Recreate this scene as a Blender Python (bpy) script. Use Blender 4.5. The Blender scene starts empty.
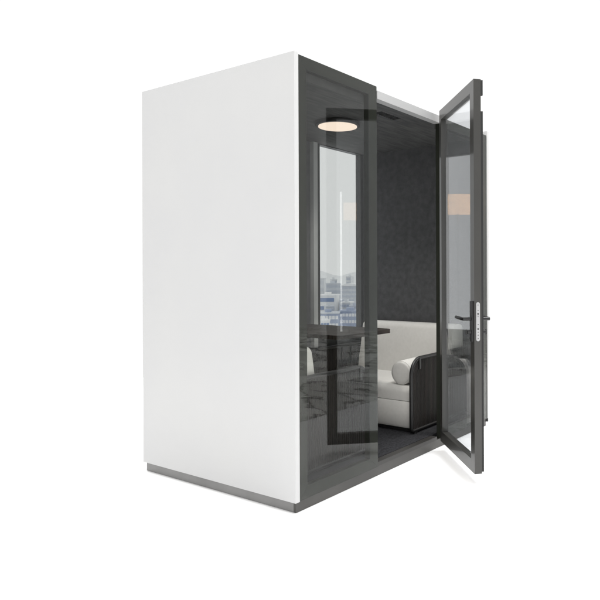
import bpy, bmesh, math, random
from mathutils import Vector, Matrix
random.seed(4)
sc = bpy.context.scene
COL = sc.collection

# ------------------------------------------------------------------ camera
YAW, F, PX, PY, ROLL = 0.5968, 628.3264, 393.7081, 272.1011, -0.0036
CAM = Vector((-2.2958, -2.151, 1.2024))
FW = Vector((math.cos(YAW), math.sin(YAW), 0))
R0 = Vector((math.sin(YAW), -math.cos(YAW), 0)); U0 = Vector((0, 0, 1))
RT = R0 * math.cos(ROLL) + U0 * math.sin(ROLL)
UP = U0 * math.cos(ROLL) - R0 * math.sin(ROLL)
cd = bpy.data.cameras.new('camera'); cam = bpy.data.objects.new('camera', cd); COL.objects.link(cam)
cd.sensor_width = 36; cd.lens = F / 600 * 36
cd.shift_x = -(PX - 300) / 600; cd.shift_y = -(300 - PY) / 600
cd.clip_start = .05; cd.clip_end = 4000
m = Matrix((RT, UP, -FW)).transposed().to_4x4(); m.translation = CAM
cam.matrix_world = m
sc.camera = cam

# ------------------------------------------------------------------ world and lamps
w = bpy.data.worlds.new('World'); sc.world = w; w.use_nodes = True
bg = w.node_tree.nodes['Background']; bg.inputs[0].default_value = (1, 1, 1, 1); bg.inputs[1].default_value = 1.06
sc.view_settings.view_transform = 'Standard'; sc.view_settings.look = 'None'
sc.view_settings.exposure = 0; sc.view_settings.gamma = 1

def area(name, loc, target, size, power, col=(1, 1, 1)):
    l = bpy.data.lights.new(name, 'AREA'); l.size = size; l.energy = power; l.color = col; l.shape = 'DISK'
    o = bpy.data.objects.new(name, l); COL.objects.link(o); o.location = loc
    o.rotation_euler = (Vector(target) - Vector(loc)).to_track_quat('-Z', 'Y').to_euler()
    return o
area('studio_lamp', (-1.9, -1.9, 9.5), (0.2, 0, 0), 4.5, 540, (1, .99, .97))
area('studio_lamp', (4.6, -2.2, 9.5), (2.0, -1.0, 0), 5, 980)
area('studio_lamp', (1.2, 4.5, 9.0), (1.2, 1.2, 0), 4.0, 340)

# ------------------------------------------------------------------ materials
def mat(name, col, rough=.5, metal=0., spec=.5, coat=0.):
    mt = bpy.data.materials.new(name); mt.use_nodes = True
    b = mt.node_tree.nodes['Principled BSDF']
    b.inputs['Base Color'].default_value = (*col, 1); b.inputs['Roughness'].default_value = rough
    b.inputs['Metallic'].default_value = metal; b.inputs['Specular IOR Level'].default_value = spec
    b.inputs['Coat Weight'].default_value = coat; b.inputs['Coat Roughness'].default_value = .08
    return mt, b, mt.node_tree
def N(nt, t, **kw):
    n = nt.nodes.new(t)
    for k, v in kw.items():
        if hasattr(n, k) and k not in n.inputs: setattr(n, k, v)
        else: n.inputs[k].default_value = v
    return n
def mottle(mt, b, nt, c1, c2, scale, stretch=(1, 1, 1), detail=5, bump=0., bscale=None, lo=.35, hi=.65, dist=.002, bstretch=(1, 1, 1)):
    tc = N(nt, 'ShaderNodeTexCoord'); mp = N(nt, 'ShaderNodeMapping'); mp.inputs['Scale'].default_value = stretch
    nt.links.new(tc.outputs['Object'], mp.inputs[0])
    no = N(nt, 'ShaderNodeTexNoise'); no.inputs['Scale'].default_value = scale; no.inputs['Detail'].default_value = detail
    nt.links.new(mp.outputs[0], no.inputs[0])
    cr = N(nt, 'ShaderNodeValToRGB'); e = cr.color_ramp.elements
    e[0].position = lo; e[0].color = (*c1, 1); e[1].position = hi; e[1].color = (*c2, 1)
    nt.links.new(no.outputs[0], cr.inputs[0]); nt.links.new(cr.outputs[0], b.inputs['Base Color'])
    if bump:
        mp2 = N(nt, 'ShaderNodeMapping'); mp2.inputs['Scale'].default_value = bstretch
        nt.links.new(tc.outputs['Object'], mp2.inputs[0])
        n2 = N(nt, 'ShaderNodeTexNoise'); n2.inputs['Scale'].default_value = bscale or scale; n2.inputs['Detail'].default_value = 4
        nt.links.new(mp2.outputs[0], n2.inputs[0])
        bp = N(nt, 'ShaderNodeBump'); bp.inputs['Strength'].default_value = bump; bp.inputs['Distance'].default_value = dist
        nt.links.new(n2.outputs[0], bp.inputs['Height']); nt.links.new(bp.outputs[0], b.inputs['Normal'])
    return mt
def simple(name, col, rough=.5, var=.06, scale=6, **kw):
    a = mat(name, col, rough, **kw)
    return mottle(*a, tuple(c * (1 - var) for c in col), tuple(c * (1 + var) for c in col), scale)

M = {}
a = mat('white_paint', (.6, .6, .6), .38)
M['white'] = mottle(*a, (.482, .483, .485), (.497, .497, .494), 1.6, detail=3, bump=.04, bscale=160, dist=.0006)
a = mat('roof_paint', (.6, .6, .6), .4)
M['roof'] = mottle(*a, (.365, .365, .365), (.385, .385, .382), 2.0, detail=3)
M['frame'] = simple('glossy_grey_frame', (.021, .023, .018), .3, .12, 3, spec=.2)
M['door_frame'] = simple('satin_grey_frame', (.030, .029, .026), .42, .07, 4, coat=.5, spec=.35)
M['plinth'] = simple('plinth_metal', (.21, .208, .205), .36, .14, 3, metal=.3)
M['plinth_front'] = simple('dark_plinth_metal', (.052, .050, .046), .4, .15, 5)
M['sill'] = simple('sill_metal', (.030, .028, .026), .45, .1, 5)
M['black'] = simple('black_plastic', (.008, .008, .008), .4, .1, 20)
M['rubber'] = simple('rubber', (.012, .012, .012), .7, .1, 20)
M['chrome'] = simple('brushed_steel', (.42, .42, .42), .35, .05, 30, metal=.6)
M['alu'] = simple('aluminium', (.60, .62, .62), .38, .05, 8, metal=.35)
M['darkalu'] = simple('dark_window_frame', (.03, .032, .033), .4, .08, 8)
a = mat('felt', (.03, .03, .03), .95, spec=.2)
M['felt'] = mottle(*a, (.070, .071, .074), (.094, .095, .098), 24, detail=10, bump=.5, bscale=120, lo=.32, hi=.70, dist=.002)
a = mat('ceiling_board', (.03, .03, .03), .7, spec=.3)
M['ceiling'] = mottle(*a, (.045, .046, .047), (.088, .088, .088), 5, stretch=(1.1, 9, 1), detail=7, bump=.15, bscale=18, bstretch=(.6, 6, 1), lo=.34, hi=.7)
a = mat('carpet', (.03, .03, .035), .95, spec=.2)
M['carpet'] = mottle(*a, (.016, .016, .018), (.036, .036, .040), 90, detail=8, bump=.8, bscale=220, lo=.38, hi=.66, dist=.003)
a = mat('sofa_fabric', (.6, .58, .54), .88, spec=.25)
M['fabric'] = mottle(*a, (.63, .617, .585), (.66, .647, .615), 40, detail=6, bump=.35, bscale=420, dist=.0012)
M['fabric'].node_tree.nodes['Principled BSDF'].inputs['Sheen Weight'].default_value = .25
a = mat('dark_oak', (.03, .022, .018), .55, spec=.28)
M['ribs'] = mottle(*a, (.010, .009, .008), (.017, .014, .012), 6, stretch=(4, 4, .6), detail=5)
a = mat('table_veneer', (.03, .025, .022), .55, spec=.15)
M['table'] = mottle(*a, (.022, .018, .016), (.050, .041, .036), 5, stretch=(1, 10, 1), detail=6)
M['leg'] = simple('table_leg_metal', (.008, .008, .008), .6, .1, 8, spec=.2)

def glass(name, tint, refl):
    mt = bpy.data.materials.new(name); mt.use_nodes = True; nt = mt.node_tree; nt.nodes.clear()
    out = N(nt, 'ShaderNodeOutputMaterial'); tr = N(nt, 'ShaderNodeBsdfTransparent'); gl = N(nt, 'ShaderNodeBsdfGlossy')
    tr.inputs[0].default_value = (*tint, 1); gl.inputs['Roughness'].default_value = 0.0; gl.inputs[0].default_value = (1, 1, 1, 1)
    ge = N(nt, 'ShaderNodeNewGeometry'); mr = N(nt, 'ShaderNodeMapRange')
    mr.inputs['To Min'].default_value = 1.5; mr.inputs['To Max'].default_value = 1 / 1.5
    nt.links.new(ge.outputs['Backfacing'], mr.inputs['Value'])
    fr = N(nt, 'ShaderNodeFresnel'); nt.links.new(mr.outputs[0], fr.inputs[0])
    mu = N(nt, 'ShaderNodeMath', operation='MULTIPLY'); mu.inputs[1].default_value = refl
    nt.links.new(fr.outputs[0], mu.inputs[0])
    mx = N(nt, 'ShaderNodeMixShader'); nt.links.new(mu.outputs[0], mx.inputs[0])
    nt.links.new(tr.outputs[0], mx.inputs[1]); nt.links.new(gl.outputs[0], mx.inputs[2]); nt.links.new(mx.outputs[0], out.inputs[0])
    return mt
M['panel_glass'] = glass('tinted_panel_glass', (.865, .87, .86), .45)
M['door_glass'] = glass('door_glass', (.92, .93, .94), .9)
M['window_glass'] = glass('window_glass', (.93, .94, .945), .8)

def emit(name, col, s):
    mt = bpy.data.materials.new(name); mt.use_nodes = True; nt = mt.node_tree; nt.nodes.clear()
    o = N(nt, 'ShaderNodeOutputMaterial'); e = N(nt, 'ShaderNodeEmission'); e.inputs[0].default_value = (*col, 1); e.inputs[1].default_value = s
    nt.links.new(e.outputs[0], o.inputs[0]); return mt
M['lamp'] = emit('warm_lamp_diffuser', (1.0, .83, .69), 1.3)

# floors: plain white, and a veined marble area in front to the right
mt, b, nt = mat('white_marble', (.85, .85, .85), .6)
b.inputs['Specular IOR Level'].default_value = .2
tc = N(nt, 'ShaderNodeTexCoord'); mp = N(nt, 'ShaderNodeMapping'); mp.inputs['Scale'].default_value = (1.25, 1.1, 1); mp.inputs['Rotation'].default_value = (0, 0, 1.1)
nt.links.new(tc.outputs['Object'], mp.inputs[0])
n1 = N(nt, 'ShaderNodeTexNoise'); n1.inputs['Scale'].default_value = 1.0; n1.inputs['Detail'].default_value = 8; n1.inputs['Distortion'].default_value = 1.6
nt.links.new(mp.outputs[0], n1.inputs[0])
cr = N(nt, 'ShaderNodeValToRGB'); cr.color_ramp.elements[0].position = .462; cr.color_ramp.elements[0].color = (.78, .78, .76, 1)
cr.color_ramp.elements[1].position = .528; cr.color_ramp.elements[1].color = (.56, .56, .54, 1)
e = cr.color_ramp.elements.new(.5); e.color = (.05, .05, .048, 1)
nt.links.new(n1.outputs[0], cr.inputs[0])
nt.links.new(cr.outputs[0], b.inputs['Base Color'])
M['marble'] = mt
M['floor'] = simple('white_floor', (.93, .93, .93), .6, .01, 2, spec=.2)

# ------------------------------------------------------------------ mesh helpers
def link(name, bm, material, parent=None, smooth=False, bevel=0., seg=2, matrix=None):
    if bevel:
        bmesh.ops.bevel(bm, geom=[e for e in bm.edges if len(e.link_faces) == 2 and e.calc_face_angle(0) > .5], offset=bevel, segments=seg, profile=.5, affect='EDGES')
    bmesh.ops.recalc_face_normals(bm, faces=bm.faces)
    if matrix is not None: bmesh.ops.transform(bm, matrix=matrix, verts=bm.verts)
    me = bpy.data.meshes.new(name); bm.to_mesh(me); bm.free()
    if smooth:
        me.shade_smooth()
        me.set_sharp_from_angle(angle=math.radians(38))
    me.materials.append(material)
    o = bpy.data.objects.new(name, me); COL.objects.link(o)
    if parent is not None:
        o.parent = parent
        # parents are placed first; mesh data is in world space, so cancel the parent's offset
        o.matrix_parent_inverse = world_of(parent).inverted()
    return o
def world_of(o):
    mw = Matrix.LocRotScale(o.location, o.rotation_euler, o.scale)
    if o.parent: mw = world_of(o.parent) @ o.matrix_parent_inverse @ mw
    return mw
def tag(o, label=None, cat=None, group=None, kind=None):
    if label: o['label'] = label
    if cat: o['category'] = cat
    if group: o['group'] = group
    if kind: o['kind'] = kind
    return o
def empty(name, loc, rz=0):
    o = bpy.data.objects.new(name, None); COL.objects.link(o); o.location = loc; o.rotation_euler = (0, 0, rz)
    o.empty_display_size = .1
    return o
def box(bm, x0, x1, y0, y1, z0, z1):
    v = [bm.verts.new(p) for p in ((x0, y0, z0), (x1, y0, z0), (x1, y1, z0), (x0, y1, z0), (x0, y0, z1), (x1, y0, z1), (x1, y1, z1), (x0, y1, z1))]
    for f in ((0, 3, 2, 1), (4, 5, 6, 7), (0, 1, 5, 4), (1, 2, 6, 5), (2, 3, 7, 6), (3, 0, 4, 7)): bm.faces.new([v[i] for i in f])
def prism(bm, pts, a0, a1, axis='y'):
    """polygon pts extruded along an axis: 'y' -> pts are (x,z); 'z' -> (x,y); 'x' -> (y,z)"""
    def P(p, a):
        return {'y': (p[0], a, p[1]), 'z': (p[0], p[1], a), 'x': (a, p[0], p[1])}[axis]
    A = [bm.verts.new(P(p, a0)) for p in pts]; B = [bm.verts.new(P(p, a1)) for p in pts]
    n = len(pts); bm.faces.new(A); bm.faces.new(B[::-1])
    for i in range(n): bm.faces.new((A[i], B[i], B[(i + 1) % n], A[(i + 1) % n]))
def cyl(bm, c, axis, r, l, seg=32, r2=None):
    ax = Vector(axis).normalized(); q = Vector((0, 0, 1)).rotation_difference(ax).to_matrix().to_4x4()
    q.translation = Vector(c) + ax * l / 2
    bmesh.ops.create_cone(bm, cap_ends=True, segments=seg, radius1=r, radius2=r if r2 is None else r2, depth=l, matrix=q)
def tube(bm, pts, r, seg=10, closed=False):
    pts = [Vector(p) for p in pts]; n = len(pts); rings = []
    for i in range(n):
        a = pts[i - 1] if (i > 0 or closed) else pts[i]; b_ = pts[(i + 1) % n] if (i < n - 1 or closed) else pts[i]
        t = (b_ - a).normalized(); s = t.cross(Vector((0, 1, 0)) if abs(t.y) < .9 else Vector((1, 0, 0))).normalized(); u = s.cross(t)
        rings.append([bm.verts.new(pts[i] + s * r * math.cos(2 * math.pi * k / seg) + u * r * math.sin(2 * math.pi * k / seg)) for k in range(seg)])
    for i in range(n - (0 if closed else 1)):
        A, B = rings[i], rings[(i + 1) % n]
        for k in range(seg): bm.faces.new((A[k], A[(k + 1) % seg], B[(k + 1) % seg], B[k]))
    if not closed: bm.faces.new(rings[0]); bm.faces.new(rings[-1][::-1])
def arcpts(cx, cz, r, a0, a1, n):
    return [(cx + r * math.cos(math.radians(a0 + (a1 - a0) * i / n)), cz + r * math.sin(math.radians(a0 + (a1 - a0) * i / n))) for i in range(n + 1)]
def mitred(bm, x0, x1, z0, z1, wl, wr, wt, wb, y0, y1):
    """four mitred bars of a rectangular frame, kept 0.6 mm apart at the mitres"""
    g = .0003
    O = [(x0, z0), (x1, z0), (x1, z1), (x0, z1)]; I = [(x0 + wl, z0 + wb), (x1 - wr, z0 + wb), (x1 - wr, z1 - wt), (x0 + wl, z1 - wt)]
    sh = [(0, 1, (0, -1)), (1, 2, (1, 0)), (2, 3, (0, 1)), (3, 0, (-1, 0))]
    for i, j, (dx, dz) in sh:
        q = [O[i], O[j], I[j], I[i]]
        prism(bm, [(p[0] + dx * g, p[1] + dz * g) for p in q], y0, y1)

# ------------------------------------------------------------------ floor
bm = bmesh.new(); box(bm, -14, 8, -12, 4.3, -.12, 0)
tag(link('floor', bm, M['floor']), kind='structure')

bm = bmesh.new(); box(bm, 1.25, 7.9, -11.9, -1.3, .001, .006)
tag(link('marble_floor', bm, M['marble']), kind='structure')

# ------------------------------------------------------------------ booth
booth = empty('office_booth', (1.1, .625, 0))
tag(booth, 'white two-seat office booth with grey glass front and open glass door', 'office booth')
W, D, H = 2.2, 1.25, 2.3
bm = bmesh.new(); box(bm, 0, .03, 0, D, .058, H); link('side_wall', bm, M['white'], booth, bevel=.003)
bm = bmesh.new(); box(bm, W - .03, W, 0, D, .058, H); link('side_wall', bm, M['white'], booth, bevel=.003)
bm = bmesh.new(); box(bm, .031, W - .031, .052, D - .001, 2.258, 2.270); rf = link('roof', bm, M['roof'], booth)
bm = bmesh.new(); box(bm, .707, 1.4505, .001, .0515, 2.222, 2.270); link('roof_edge', bm, M['roof'], rf, bevel=.003)
for xa, xb in ((.032, .7065), (1.45055, W - .032)):
    bm = bmesh.new(); box(bm, xa, xb, .0435, .0515, 2.19, 2.2695); link('header_board', bm, M['ceiling'], booth)
# inner linings
bm = bmesh.new(); box(bm, .031, .05, .045, 1.22, .085, 2.2565); link('side_lining', bm, M['felt'], booth)
bm = bmesh.new(); box(bm, 2.15, W - .031, .045, 1.22, .085, 2.2565); link('side_lining', bm, M['felt'], booth)
cl = bmesh.new(); box(cl, .0505, 2.1495, .0525, 1.2195, 2.24, 2.2565); ceil = link('ceiling', cl, M['ceiling'], booth)
# ceiling vent: a row of short slots with louvres
for i in range(9):
    x = 1.02 + i * .026
    bm = bmesh.new(); box(bm, x, x + .011, .19, .25, 2.2365, 2.2397); link('vent_slot', bm, M['rubber'], ceil)
# back wall with its window opening
WX0, WX1, WZ0, WZ1 = 1.571, 2.115, .69, 2.236
bm = bmesh.new()
box(bm, .0505, 1.4595, 1.2, 1.22, .085, 2.2395)
box(bm, 1.46, 2.1495, 1.2, 1.22, .085, .60)
link('back_lining', bm, M['felt'], booth)
bm = bmesh.new()
box(bm, .031, 1.4595, 1.2205, 1.25, .058, 2.2575); box(bm, 1.46, W - .031, 1.2205, 1.25, .058, .60)
link('back_wall', bm, M['white'], booth)
bm = bmesh.new()
mitred(bm, 1.535, 2.149, .601, 2.2575, .036, .034, .022, .089, 1.195, 1.249)
wf = link('window', bm, M['darkalu'], booth, bevel=.0015)
bm = bmesh.new(); box(bm, 1.468, 1.516, 1.17, 1.249, .601, 2.2395); link('mullion', bm, M['alu'], wf, bevel=.003)
bm = bmesh.new(); box(bm, WX0 - .004, WX1 + .004, 1.222, 1.230, WZ0 - .004, WZ1 + .004); link('pane', bm, M['window_glass'], wf)
# base: plinth, sill, carpet
bm = bmesh.new(); box(bm, .022, W - .03, .035, D - .004, .0012, .0575); link('plinth', bm, M['plinth'], booth)
bm = bmesh.new(); box(bm, .022, W - .03, .018, .0345, .0012, .0575); link('plinth_front', bm, M['plinth_front'], booth, bevel=.002)
bm = bmesh.new(); box(bm, .7065, 1.4035, .012, .06, .058, .082); link('door_sill', bm, M['sill'], booth, bevel=.002)
bm = bmesh.new(); box(bm, .0505, 2.1495, .0605, 1.1995, .058, .084); link('carpet', bm, M['carpet'], booth)
bm = bmesh.new(); cyl(bm, (2.186, .018, .030), (0, 0, 1), .014, .028, 20); link('corner_foot', bm, M['black'], booth)
# fixed glass panels
def fixed(x0, x1, wl, wr, top=2.294):
    bm = bmesh.new(); mitred(bm, x0, x1, .0585, top, wl, wr, .060, .062, .0065, .042)
    p = link('fixed_panel', bm, M['frame'], booth, bevel=.0015)
    bm = bmesh.new(); box(bm, x0 + .0015, x1 - .0015, .0034, .0061, .0600, top - .0015); link('pane', bm, M['panel_glass'], p, bevel=.0008)
    bm = bmesh.new()
    mitred(bm, x0 + wl - .001, x1 - wr + .001, .119, top - .061, .003, .003, .003, .003, .007, .011)
    link('gasket', bm, M['rubber'], p)
    return p
fixed(.0315, .706, .062, .078)
fixed(1.452, 2.168, .068, .065, 2.266)
# ceiling lamp
bm = bmesh.new(); cyl(bm, (1.09, .615, 2.2135), (0, 0, 1), .155, .026, 64)
cl_ = link('ceiling_lamp', bm, M['black'], booth, smooth=True, bevel=.004)
bm = bmesh.new(); cyl(bm, (1.09, .615, 2.2085), (0, 0, 1), .134, .0048, 64); link('diffuser', bm, M['lamp'], cl_, smooth=True)

# the lamp's own light: a ring of small downlights across its diffuser
for k in range(5):
    l = bpy.data.lights.new('lamp_light', 'SPOT'); l.energy = 8; l.spot_size = math.radians(112); l.spot_blend = .8; l.shadow_soft_size = 0; l.color = (1, .97, .93)
    o = bpy.data.objects.new('lamp_light', l); COL.objects.link(o)
    o.location = (1.09 + .1 * math.cos(k * 1.2566), .615 + .1 * math.sin(k * 1.2566), 2.206)
# door, opened about 45 degrees: local x from the hinge to the latch edge, local y towards the inner face
hx, hy = 1.392, -.022; fx, fy = .887, -.536
d = Vector((fx - hx, fy - hy, 0)); DW = d.length; d.normalize(); nrm = Vector((d.y, -d.x, 0))   # inner side normal
if nrm.x > 0: nrm = -nrm
T = Matrix((( d.x, nrm.x, 0, hx), (d.y, nrm.y, 0, hy), (0, 0, 1, 0), (0, 0, 0, 1)))
DZ0, DZ1, TH = .062, 2.290, .043
bm = bmesh.new(); mitred(bm, 0, DW, DZ0, DZ1, .045, .066, .066, .07, -TH, 0)
door = link('door', bm, M['door_frame'], booth, bevel=.0016, matrix=T)
bm = bmesh.new(); box(bm, .040, DW - .061, -TH / 2 - .005, -TH / 2 + .005, DZ0 + .065, DZ1 - .061); link('pane', bm, M['door_glass'], door, matrix=T)
bm = bmesh.new()
mitred(bm, .036, DW - .057, DZ0 + .061, DZ1 - .057, .006, .006, .006, .006, -TH / 2 + .0055, -TH / 2 + .009)
box(bm, DW - .018, DW - .003, -TH - .013, -TH - .0003, DZ0 + .01, 2.11); box(bm, DW - .018, DW - .003, -TH - .013, -TH - .0003, 2.20, DZ1 - .004)
link('seal', bm, M['rubber'], door, matrix=T)
# latch faceplate on the door's edge
bm = bmesh.new()
pts = arcpts(-TH / 2, 1.020, .011, 0, 180, 10) + arcpts(-TH / 2, .822, .011, 180, 360, 10)
prism(bm, pts, DW + .0002, DW + .0032, 'x')
fp = link('lock_faceplate', bm, M['chrome'], door, smooth=True, matrix=T)
bm = bmesh.new()
for z in (1.015, .985, .965, .952, .905, .880, .862, .845, .826):
    bm = bmesh.new(); cyl(bm, (DW + .0034, -TH / 2, z), (1, 0, 0), .0026 if z not in (.965, .880) else .0048, .001, 12)
    link('screw_hole', bm, M['black'], fp, matrix=T)
for s in (1, -1):
    y0 = 0.0003 if s > 0 else -TH - .0003
    bm = bmesh.new(); ya, yb = sorted((y0, y0 + s * .011)); box(bm, DW - .047, DW - .012, ya, yb, .806, 1.036)
    h = link('handle', bm, M['black'], door, bevel=.003, matrix=T)
    bm = bmesh.new(); cyl(bm, (DW - .03, y0 + s * .012, .935), (0, s, 0), .010, .046, 20)
    tube(bm, [(DW - .03, y0 + s * .05, .935), (DW - .045, y0 + s * .056, .935), (DW - .075, y0 + s * .058, .936), (DW - .155, y0 + s * .058, .938)], .0095, 14)
    link('lever', bm, M['black'], h, smooth=True, matrix=T)
    bm = bmesh.new(); cyl(bm, (DW - .03, y0 + s * .012, .860), (0, s, 0), .012, .02, 20); box(bm, DW - .034, DW - .026, *sorted((y0 + s * .033, y0 + s * .040)), .846, .874)
    link('lock_knob', bm, M['black'], h, matrix=T)
for z in (.35, 1.2, 2.05):
    bm = bmesh.new(); cyl(bm, (.004, -TH - .007, z), (0, 0, 1), .0065, .09, 16); link('hinge', bm, M['black'], door, matrix=T, smooth=True)

# ------------------------------------------------------------------ sofas
def sofa(mirror, label):
    root = empty('sofa', (1.76 if not mirror else .44, .64, .084))
    tag(root, label, 'sofa', 'sofas facing each other in the booth')
    X = (lambda x: x) if not mirror else (lambda x: 2.2 - x)
    Y0, Y1 = .205, 1.075
    MX = Matrix.Identity(4)
    if mirror: MX = Matrix(((-1, 0, 0, 2.2), (0, 1, 0, 0), (0, 0, 1, 0), (0, 0, 0, 1)))
    # backrest: profile in x,z
    bm = bmesh.new()
    prof = [(2.144, .36), (2.144, .76)] + arcpts(2.095, .742, .049, 20, 90, 4) + arcpts(2.035, .735, .056, 90, 165, 5) + [(1.955, .60), (1.925, .48), (1.91, .36)]
    if mirror: prof = [(x - .135 if x < 2.12 else x, z) for x, z in prof]
    prism(bm, prof, Y0, Y1, 'y'); link('backrest', bm, M['fabric'], root, smooth=True, bevel=.034, seg=6, matrix=MX)
    # seat cushion and upholstered base
    bm = bmesh.new(); prism(bm, [(1.925, .30), (1.925, .40), (1.55, .405)] + arcpts(1.437, .352, .05, 88, 178, 6) + [(1.386, .30)], Y0, Y1, 'y')
    link('seat_cushion', bm, M['fabric'], root, smooth=True, bevel=.012, seg=3, matrix=MX)
    bm = bmesh.new(); prism(bm, [(2.13, .115), (2.13, .355), (1.93, .355), (1.93, .2965), (1.388, .2965), (1.376, .28), (1.370, .13), (1.378, .115)], Y0 + .002, Y1 - .002, 'y')
    link('upholstered_base', bm, M['fabric'], root, smooth=True, bevel=.006, seg=2, matrix=MX)
    bm = bmesh.new(); box(bm, 1.40, 2.12, Y0 + .02, Y1 - .02, .085, .114); link('toe_kick', bm, M['rubber'], root, matrix=MX)
    for s, yc in ((-1, Y0 - .024), (1, Y1 + .024)):
        # ribbed arm panel: scalloped vertical ribs under a tube frame with a rounded front corner
        x0, x1, z0, z1, r = 1.345, 2.138, .105, (.622 if mirror else .600), .115
        bm = bmesh.new(); n = 44; wdt = (x1 - x0) / n
        for k in range(n):
            xa = x0 + k * wdt; xm = xa + wdt / 2
            top = z1 - (r - math.sqrt(max(0, r * r - (x0 + r - xm) ** 2)) if xm < x0 + r else 0) - .004
            cyl(bm, (xm, yc, z0), (0, 0, 1), wdt * .46, top - z0, 12)
        box(bm, x0 + .006, x1, yc - .003, yc + .003, z0, z1 - r)
        box(bm, x0 + r, x1, yc - .003, yc + .003, z1 - r, z1 - .01)
        ap = link('arm_panel', bm, M['ribs'], root, smooth=True, matrix=MX)
        bm = bmesh.new()
        path = [(x1, z0)] + [(x0 + .02, z0)] + arcpts(x0 + .02, z0 + .02, .02, 270, 180, 3) + arcpts(x0 + r, z1 - r, r, 180, 90, 8) + [(x1, z1 + .004)]
        tube(bm, [(p[0], yc, p[1]) for p in path], .013, 12)
        link('arm_rail', bm, M['black'], ap, smooth=True, matrix=MX)
        bm = bmesh.new(); box(bm, x0 + .085, x0 + .107, yc - .0165, yc + .0165, z1 - .075, z1 + .003)
        link('strap', bm, M['black'], ap, bevel=.003, matrix=MX)
        for xx in (x0 + .05, x1 - .06):
            bm = bmesh.new(); cyl(bm, (xx, yc, .0845), (0, 0, 1), .016, .012, 16); link('foot', bm, M['black'], root, matrix=MX)
    return MX
def bolster(y, mirror, label):
    xc = 1.415; L = .46; z = .487; r = .084
    root_x = xc + L / 2
    bm = bmesh.new(); prof = [(0, 0), (.03, 0)]
    # lathe about x: slightly domed ends with a soft rounded edge
    ring = []
    P = [(0.0, .035), (.001, .055)] + [(.020 - .020 * math.cos(math.radians(a)), r - .020 + .020 * math.sin(math.radians(a))) for a in range(15, 91, 15)] + [(.10, r + .002), (L / 2, r + .003), (L - .10, r + .002)] + [(L - .020 + .020 * math.sin(math.radians(a)), r - .020 + .020 * math.cos(math.radians(a))) for a in range(0, 91, 15)]
    seg = 40
    for (dx, rr) in P: ring.append([bm.verts.new((xc + dx, y + rr * math.cos(2 * math.pi * k / seg), z + rr * math.sin(2 * math.pi * k / seg))) for k in range(seg)])
    for A, B in zip(ring[:-1], ring[1:]):
        for k in range(seg): bm.faces.new((A[k], A[(k + 1) % seg], B[(k + 1) % seg], B[k]))
    bm.faces.new(ring[0]); bm.faces.new(ring[-1][::-1])
    MX = Matrix(((-1, 0, 0, 2.2), (0, 1, 0, 0), (0, 0, 1, 0), (0, 0, 0, 1))) if mirror else None
    o = link('bolster_cushion', bm, M['fabric'], None, smooth=True, matrix=MX)
    for dx in (.012, L - .012):
        bm = bmesh.new(); tube(bm, [(xc + dx, y + (r - .002) * math.cos(2 * math.pi * k / 40), z + (r - .002) * math.sin(2 * math.pi * k / 40)) for k in range(40)], .0035, 6, closed=True)
        link('piping', bm, M['fabric'], o, smooth=True, matrix=MX)
    tag(o, label, 'cushion', None)
sofa(False, 'cream sofa with dark ribbed arms against the far felt wall, seen through the doorway')
sofa(True, 'cream sofa with ribbed side behind the tinted fixed glass next to the white side wall')
bolster(.315, False, 'round cream bolster cushion lying by the ribbed arm nearest the open door')

# ------------------------------------------------------------------ table
tb = empty('table', (1.07, .74, .084)); tag(tb, 'dark veneer table with thin rounded top standing between the two sofas', 'table')
bm = bmesh.new()
x0, x1, y0, y1, r = .785, 1.372, .345, 1.165, .06
pts = [(x0 + r + r * math.cos(math.radians(a)), y0 + r + r * math.sin(math.radians(a))) for a in range(180, 271, 15)] + \
      [(x1 - r + r * math.cos(math.radians(a)), y0 + r + r * math.sin(math.radians(a))) for a in range(270, 361, 15)] + [(x1, y1), (x0, y1)]
prism(bm, pts, .776, .802, 'z'); link('tabletop', bm, M['table'], tb, smooth=True, bevel=.009, seg=3)
bm = bmesh.new()
box(bm, 1.03, 1.11, .93, .99, .100, .7755)
box(bm, .90, 1.24, .80, 1.12, .0845, .0995)
link('leg', bm, M['leg'], tb, bevel=.003)
bm = bmesh.new(); box(bm, .95, 1.17, 1.1, 1.1955, .70, .7755); link('wall_bracket', bm, M['leg'], tb, bevel=.003)

# ------------------------------------------------------------------ floor lamps that stand to the right and show in the glass
def floor_lamp(px, py, dep, wd, ht, label, mt='shade'):
    v = at(px, py, dep); x, y, z = v.x, -v.y, v.z
    root = empty('floor_lamp', (x, y, 0)); tag(root, label, 'lamp', 'floor lamps reflected in the booth glass')
    bm = bmesh.new(); cyl(bm, (x, y, .001), (0, 0, 1), .15, .02, 40); link('base', bm, M['alu'], root, smooth=True, bevel=.004)
    bm = bmesh.new(); cyl(bm, (x, y, .021), (0, 0, 1), .012, z - ht / 2 - .021, 16); link('pole', bm, M['alu'], root, smooth=True)
    bm = bmesh.new(); box(bm, -wd / 2, wd / 2, -wd * .35, wd * .35, z - ht / 2, z + ht / 2)
    link('lamp_shade', bm, M[mt], root, bevel=.006, matrix=Matrix.Translation((x, y, 0)) @ Matrix.Rotation(-YAW + math.pi / 2, 4, 'Z'))
def at(px, py, dep):
    return CAM + FW * dep + RT * ((px - PX) / F * dep) + UP * ((PY - py) / F * dep)
M['shade2'] = emit('dim_lamp_shade', (1.0, .72, .5), 3.6)
M['shade'] = emit('lit_lamp_shade', (1.0, .60, .33), 6.5)
floor_lamp(458.5, 204.5, 8.0, .33, .24, 'warm rectangular lamp shade mirrored in the fixed glass behind the open door')
floor_lamp(350.5, 211.5, 8.5, .17, .23, 'small warm lamp shade mirrored faintly over the bright window', 'shade2')

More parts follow.
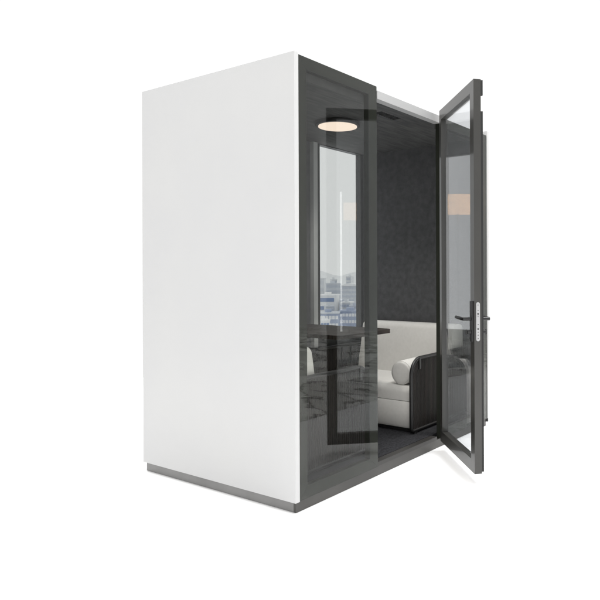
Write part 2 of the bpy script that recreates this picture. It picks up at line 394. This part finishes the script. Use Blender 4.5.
v = at(341.8, 300, 8.3)
ll = empty('line_lamp', (v.x, -v.y, 0)); tag(ll, 'tall slim white light rod mirrored as a bright vertical line over the city view', 'lamp')
bm = bmesh.new(); cyl(bm, (v.x, -v.y, .001), (0, 0, 1), .12, .02, 32); link('base', bm, M['alu'], ll, smooth=True, bevel=.004)
bm = bmesh.new(); cyl(bm, (v.x, -v.y, .0215), (0, 0, 1), .009, .40, 12); link('stem', bm, M['alu'], ll, smooth=True)
bm = bmesh.new(); cyl(bm, (v.x, -v.y, .422), (0, 0, 1), .0125, 1.84, 12); link('light_rod', bm, emit('light_rod', (1, .99, .97), 7), ll, smooth=True)

# ------------------------------------------------------------------ city seen through the back window
def at(px, py, dep):
    return CAM + FW * dep + RT * ((px - PX) / F * dep) + UP * ((PY - py) / F * dep)
gz = -92
bm = bmesh.new()
q = [at(150, 300, 400), at(500, 300, 400), at(500, 300, 760), at(150, 300, 760)]
prism(bm, [(p.x, p.y) for p in q], gz - 1, gz, 'z')
tag(link('ground', bm, simple('city_ground', (.30, .32, .36), .9, .2, .02)), kind='structure')
def citymat(name, c): return simple(name, c, .7, .06, .05)  # city colours are paled and greyed to carry the distance haze
C_ = {'pale': citymat('hazed_pale_concrete', (.66, .69, .73)), 'mid': citymat('hazy_window', (.56, .60, .67)), 'white': citymat('white_render', (.86, .87, .88)), 'blue': citymat('blue_cladding', (.40, .46, .59)),
      'grey': citymat('hazed_grey_concrete', (.52, .56, .64)), 'glass': citymat('blue_window_band', (.25, .33, .50)), 'far': citymat('hazed_far_concrete', (.74, .76, .78))}
def building(px0, px1, py, dep, body, win, rows, label, rot=0., roof=None, deep=22, dome=False, bands=False):
    a_, b_ = at(px0, py, dep), at(px1, py, dep); top = a_.z; c = (a_ + b_) / 2; w2 = (b_ - a_).length / 2
    root = empty('city_building', (c.x, c.y, gz), YAW - math.pi / 2 + rot)
    tag(root, label, 'building', 'city buildings beyond the window')
    MM = Matrix.Translation((c.x, c.y, 0)) @ Matrix.Rotation(YAW - math.pi / 2 + rot, 4, 'Z')
    bm = bmesh.new(); box(bm, -w2, w2, 0, deep, gz, top); link('wall', bm, C_[body], root, matrix=MM)
    fh = (top - (1.2 - .115 * dep)) / rows
    rows = int(rows * 1.35); ncol = 1 if bands else min(max(3, int(w2 * 2 / 2.6)), 98 // rows)
    for k in range(rows):
        z1 = top - fh * (k + .25); z0 = z1 - fh * .46
        cw = (2 * w2 - 1) / ncol
        for j in range(ncol):
            if random.random() < .05 and not bands: continue
            bm = bmesh.new(); box(bm, -w2 + .5 + j * cw + .1 * cw, -w2 + .5 + (j + 1) * cw - .08 * cw, -.25, -.02, z0, z1)
            link('window', bm, C_[win], root, matrix=MM)
    bm = bmesh.new()
    if dome:
        n = 14; pr = [(-w2 * 1.02, top + .02)] + [(-w2 * 1.02 + 2.04 * w2 * i / n, top + .3 + math.sin(math.pi * i / n) * w2 * .30) for i in range(n + 1)] + [(w2 * 1.02, top + .02)]
        prism(bm, pr, -1, deep, 'y')
    else: box(bm, -w2 - .3, w2 + .3, -.5, deep + .3, top + .02, top + .9)
    rfm = link('roof', bm, C_[roof or body], root, matrix=MM)
    if not dome:
        bm = bmesh.new(); box(bm, -w2 * .4, w2 * .2, deep * .3, deep * .7, top + .91, top + 3.2); link('stair_housing', bm, C_[body], rfm, matrix=MM)
bm = bmesh.new()
pts = [(292, 279), (306, 273), (318, 270), (325, 272), (333, 275), (341, 276), (350, 273), (360, 271), (370, 273), (384, 278), (410, 281)]
prof = [at(x_, y_, 1000) for x_, y_ in pts]; back = [p + FW * 120 - UP * 14 for p in prof]; foot = [Vector((p.x, p.y, gz)) - FW * 200 for p in prof]
for row in ((foot, prof), (prof, back)):
    A_ = [bm.verts.new(p) for p in row[0]]; B_ = [bm.verts.new(p) for p in row[1]]
    for k in range(len(pts) - 1): bm.faces.new((A_[k], A_[k + 1], B_[k + 1], B_[k]))
tag(link('hills', bm, simple('hazy_hill', (.80, .815, .825), .95, .04, .01), smooth=True), kind='structure')  # haze is mixed into the hill colour, close to the sky tone
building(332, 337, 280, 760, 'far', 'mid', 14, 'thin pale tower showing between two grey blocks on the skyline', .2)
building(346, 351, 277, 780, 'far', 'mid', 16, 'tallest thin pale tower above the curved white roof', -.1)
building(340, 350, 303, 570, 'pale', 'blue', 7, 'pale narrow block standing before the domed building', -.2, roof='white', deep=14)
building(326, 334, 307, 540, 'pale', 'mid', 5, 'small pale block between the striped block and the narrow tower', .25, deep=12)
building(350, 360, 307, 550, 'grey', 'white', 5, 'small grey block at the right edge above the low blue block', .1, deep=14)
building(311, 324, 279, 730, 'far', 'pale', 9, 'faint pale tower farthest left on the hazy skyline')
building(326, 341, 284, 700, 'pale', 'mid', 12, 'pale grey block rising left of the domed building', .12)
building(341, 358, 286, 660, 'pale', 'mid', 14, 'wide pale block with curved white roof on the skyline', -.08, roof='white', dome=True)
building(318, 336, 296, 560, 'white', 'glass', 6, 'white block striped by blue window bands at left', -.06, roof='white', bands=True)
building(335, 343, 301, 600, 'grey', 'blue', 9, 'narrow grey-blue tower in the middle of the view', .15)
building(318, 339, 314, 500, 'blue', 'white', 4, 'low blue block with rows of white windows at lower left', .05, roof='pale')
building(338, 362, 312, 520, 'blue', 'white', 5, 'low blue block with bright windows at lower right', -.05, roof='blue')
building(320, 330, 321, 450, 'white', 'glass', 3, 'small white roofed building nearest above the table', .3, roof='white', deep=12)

# ------------------------------------------------------------------ render settings
sc.render.engine = 'CYCLES'
sc.cycles.max_bounces = 10; sc.cycles.transparent_max_bounces = 24; sc.cycles.glossy_bounces = 5
sc.cycles.caustics_reflective = False; sc.cycles.sample_clamp_indirect = 4
bpy.context.view_layer.update()
